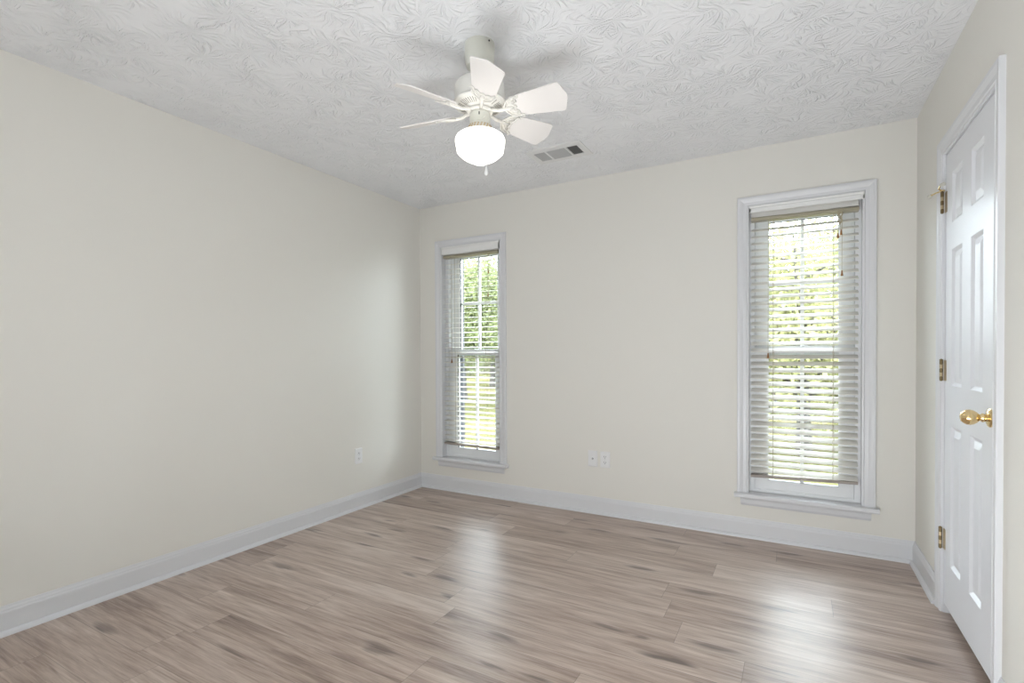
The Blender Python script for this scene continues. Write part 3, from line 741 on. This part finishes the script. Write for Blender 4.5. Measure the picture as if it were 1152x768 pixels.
# blades and their scrolled irons
BA, BZ = math.radians(22.5), 2.158
AZ = [-53, 7, 67, 127, 187, 247]
def local(phi):
    e = V((math.cos(phi), math.sin(phi), 0)); tn = V((-math.sin(phi), math.cos(phi), 0))
    wv = tn*math.cos(BA) - V((0, 0, math.sin(BA))); nv = tn*math.sin(BA) + V((0, 0, math.cos(BA)))
    o0 = V((FX, FY, BZ))
    return lambda u, v, n=0.0: o0 + e*u + wv*v + nv*n
for phi in AZ:
    L = local(math.radians(phi))
    half = [(0.134, 0.030), (0.138, 0.040), (0.146, 0.046), (0.345, 0.066), (0.352, 0.063), (0.357, 0.055), (0.3735, 0.006)]
    outl = [L(u, v) for u, v in half] + [L(u, -v) for u, v in reversed(half)]
    bm = bmesh.new(); prism(bm, outl, L(0, 0, 0.005)-L(0, 0, 0))
    bl = link('fan_blade', bm, M['blade'], fan, bevel=0.0012)
    bm = bmesh.new()
    # arm from the flywheel out to the blade
    o1 = V((FX, FY, 0)); e = V((math.cos(math.radians(phi)), math.sin(math.radians(phi)), 0))
    zc = V((0, 0, 1))
    arm = [o1+e*0.040+zc*(ZM-0.031), o1+e*0.062+zc*(ZM-0.033), o1+e*0.084+zc*(ZM-0.041), L(0.108, 0, -0.004), L(0.132, 0, -0.003), L(0.150, 0, -0.003)]
    tube(bm, arm, [0.0075, 0.0075, 0.0070, 0.0075, 0.009, 0.006], 8)
    iron = link('blade_iron', bm, M['fanwhite'], fan, smooth=True)
    bm = bmesh.new()
    # scroll: an arched rim with curled ends and five ribs fanning out from the arm
    rim = [(0.158+0.018*abs(t_)**1.6+0.004*math.cos(t_*PI*4), t_*0.046) for t_ in [i/14-1 for i in range(29)]]
    tube(bm, [L(u, v, -0.003) for u, v in rim], 0.0034, 6)
    pl = [(0.112, -0.010), (0.122, -0.028), (0.138, -0.042), (0.172, -0.047)] + [(u-0.002, v) for u, v in rim[2:-2]] + [(0.172, 0.047), (0.138, 0.042), (0.122, 0.028), (0.112, 0.010)]
    prism(bm, [L(u, v, -0.0008) for u, v in pl], L(0, 0, -0.0022)-L(0, 0, 0))
    for sgn in (1, -1):
        tube(bm, [L(0.176-0.008*math.cos(a_*1.0)+0.0, sgn*(0.046-0.006*math.sin(a_)), -0.004) for a_ in [i*0.5 for i in range(11)]], 0.0026, 6)
        tube(bm, [L(0.108, 0, -0.004), L(0.118, sgn*0.018, -0.004), L(0.132, sgn*0.036, -0.004), L(0.150, sgn*0.044, -0.0035), L(0.174, sgn*0.046, -0.003)], 0.0036, 6)
        tube(bm, [L(0.116, 0, -0.004), L(0.130, sgn*0.012, -0.004), L(0.146, sgn*0.030, -0.0035), L(0.160, sgn*0.030, -0.003)], 0.0028, 6)
        tube(bm, [L(0.125, 0, -0.004), L(0.142, sgn*0.013, -0.004), L(0.159, sgn*0.014, -0.003)], 0.0026, 6)
    link('scroll', bm, M['fanwhite'], iron, smooth=True)
    for u, v in ((0.160, 0), (0.166, 0.030), (0.166, -0.030)):
        bm = bmesh.new()
        p0 = L(u, v, -0.001); d = (L(u, v, -1)-L(u, v, 0))
        tube(bm, [p0, p0+d*0.004, p0+d*0.006], [0.004, 0.004, 0.002], 8)
        link('blade_screw', bm, M['fanwhite'], iron)

# ------------------------------------------------------------------ outdoors
GZ = -0.42
bm = bmesh.new(); box(bm, -70, 45, YB+WT+0.02, 95, GZ-0.2, GZ)
lw = struct(link('lawn', bm, M['lawn']), 'lawn beyond the windows', 'lawn')
def tree(x, y, height, r, n, leaf, lsize, label, trunk_r=0.16, spread=1.0, base=0.28, twigs=0, name='leafy_tree', seed=0):
    rng = random.Random(seed)
    root = tag(empty(name, (x, y, GZ)), label, 'tree', 'trees and shrubs beyond the windows')
    bm = bmesh.new()
    lean = rng.uniform(-0.3, 0.3)
    tr_ = [(x+lean*t_*t_, y, GZ-0.05+height*0.8*t_) for t_ in (0, .15, .35, .6, .85, 1)]
    tube(bm, tr_, [trunk_r*1.3, trunk_r, trunk_r*.85, trunk_r*.6, trunk_r*.3, trunk_r*.1], 9)
    tips = []
    for i in range(11+twigs):
        t_ = rng.uniform(base, 0.95); a = rng.uniform(0, 2*PI)
        st = V((x+lean*t_*t_, y, GZ+height*0.8*t_)); ln = r*rng.uniform(0.55, 1.0)*(1.15-t_*0.6)
        en = st+V((math.cos(a)*ln, math.sin(a)*ln, ln*rng.uniform(-0.05, 0.6)))
        md_ = (st+en)/2+V((rng.uniform(-.2, .2), rng.uniform(-.2, .2), ln*0.1))
        rr = trunk_r*0.32*(1.1-t_)
        tube(bm, [st, md_, en], [rr+0.01, rr*.6+0.008, 0.006], 6)
        for q in range(4):
            a2 = rng.uniform(0, 2*PI); st2 = st.lerp(en, rng.uniform(0.4, 1)); l2 = ln*rng.uniform(.2, .5)
            e2 = st2+V((math.cos(a2)*l2, math.sin(a2)*l2, l2*rng.uniform(-.4, .7)))
            tube(bm, [st2, (st2+e2)/2+V((0, 0, 0.05)), e2], [0.012, 0.008, 0.004], 4); tips.append(e2)
        tips.append(en); tips.append(md_)
    link('trunk', bm, M['bark'], root)
    vs_, fs = [], []
    for i in range(n):
        c0 = rng.choice(tips); g_ = r*0.27*spread
        p = c0+V((rng.gauss(0, g_), rng.gauss(0, g_), rng.gauss(0, g_*0.8)))
        if p.z < GZ+0.1: p.z = GZ+0.1+rng.random()*0.4
        d = V((rng.gauss(0, 1), rng.gauss(0, 1), rng.gauss(0, 0.7))).normalized(); s_ = lsize*rng.uniform(.6, 1.3)
        a = d.cross(V((rng.gauss(0, 1), rng.gauss(0, 1), rng.gauss(0, 1)))).normalized()*s_*0.32
        up = d.cross(a).normalized()*s_*0.12
        b0 = len(vs_)
        vs_ += [p-d*s_*.5, p-a+up, p+d*s_*.5, p+a+up]; fs += [(b0, b0+1, b0+2), (b0, b0+2, b0+3)]
    me = bpy.data.meshes.new('foliage'); me.from_pydata([tuple(v) for v in vs_], [], fs); me.materials.append(leaf)
    o = bpy.data.objects.new('foliage', me); COL.objects.link(o); o.parent = root
    o.matrix_parent_inverse = Matrix.Translation((x, y, GZ)).inverted()
    return root
def at(px, y):                                         # x where a sight line through picture column px crosses depth y
    r = F_*1.0 + R_*((px-576)/CAM_F); return r.x/r.y*y
tree(at(905, 9), 9, 4.4, 1.4, 13000, M['leaf_yellow'], 0.085, 'sparse yellow-green tree close outside the right window', 0.10, 1.0, 0.25, 14, seed=3)
tree(at(868, 15.5), 15.5, 5.8, 2.0, 11000, M['leaf_yellow'], 0.12, 'yellow-green tree farther back at the left of the right window', 0.14, 1.0, 0.2, 10, seed=5)
tree(at(950, 29), 29, 9.0, 3.0, 9000, M['leaf_green'], 0.2, 'green tree farther back at the right of the right window', 0.15, 1.0, 0.2, 8, seed=6)
tree(at(520, 14), 14, 5.2, 1.8, 22000, M['leaf_green'], 0.11, 'dense green tree filling the left of the left window', 0.15, 1.0, 0.3, 0, seed=8)
tree(at(556, 21.5), 21.5, 7.0, 2.3, 16000, M['leaf_yellow'], 0.14, 'pale green tree at the right edge of the left window', 0.2, 1.0, 0.35, 6, seed=9)
tree(at(538, 48), 48, 12, 4.2, 9000, M['leaf_dark'], 0.32, 'dark tree far behind the lawn in the left window', 0.3, 1.0, 0.1, 0, seed=10)
for q, (px, y_, lab) in enumerate(((853, 20.5, 'dark shrub at the left of the far row in the right window'), (898, 24.5, 'dark shrub in the middle of the far row in the right window'), (943, 21.5, 'dark shrub at the right of the far row in the right window'))):
    tree(at(px, y_), y_, 2.0, 0.85, 7000, M['leaf_dark'], 0.11, lab, 0.06, 1.1, 0.05, 0, name='shrub', seed=20+q)
for q, (px, y_, lab) in enumerate(((512, 29, 'dark shrub at the left of the far lawn in the left window'), (548, 36, 'dark shrub at the right of the far lawn in the left window'))):
    tree(at(px, y_), y_, 2.4, 1.6, 7000, M['leaf_dark'], 0.17, lab, 0.06, 1.1, 0.05, 0, name='shrub', seed=30+q)

# far tree line closing the view beyond the lawn
rng = random.Random(77); vs_, fs = [], []
for i in range(26000):
    x_ = rng.uniform(-75, 42); top = 4.6+1.6*math.sin(x_*0.31)+1.1*math.sin(x_*0.83+1.3)+0.6*math.sin(x_*2.1)
    p = V((x_, 62+rng.gauss(0, 1.6), GZ+top*math.sqrt(rng.random())*rng.uniform(0.6, 1.0)+0.1))
    d = V((rng.gauss(0, 1), rng.gauss(0, 1), rng.gauss(0, 0.7))).normalized(); s_ = rng.uniform(0.35, 0.8)
    a = d.cross(V((rng.gauss(0, 1), rng.gauss(0, 1), rng.gauss(0, 1)))).normalized()*s_*0.35
    b0 = len(vs_); vs_ += [p-d*s_*.5, p-a, p+d*s_*.5, p+a]; fs.append((b0, b0+1, b0+2, b0+3))
me = bpy.data.meshes.new('tree_line'); me.from_pydata([tuple(v) for v in vs_], [], fs); me.materials.append(M['leaf_dark'])
o = bpy.data.objects.new('tree_line', me); COL.objects.link(o)
tag(o, 'hazy green tree line along the far edge of the lawn', 'trees', kind='stuff')
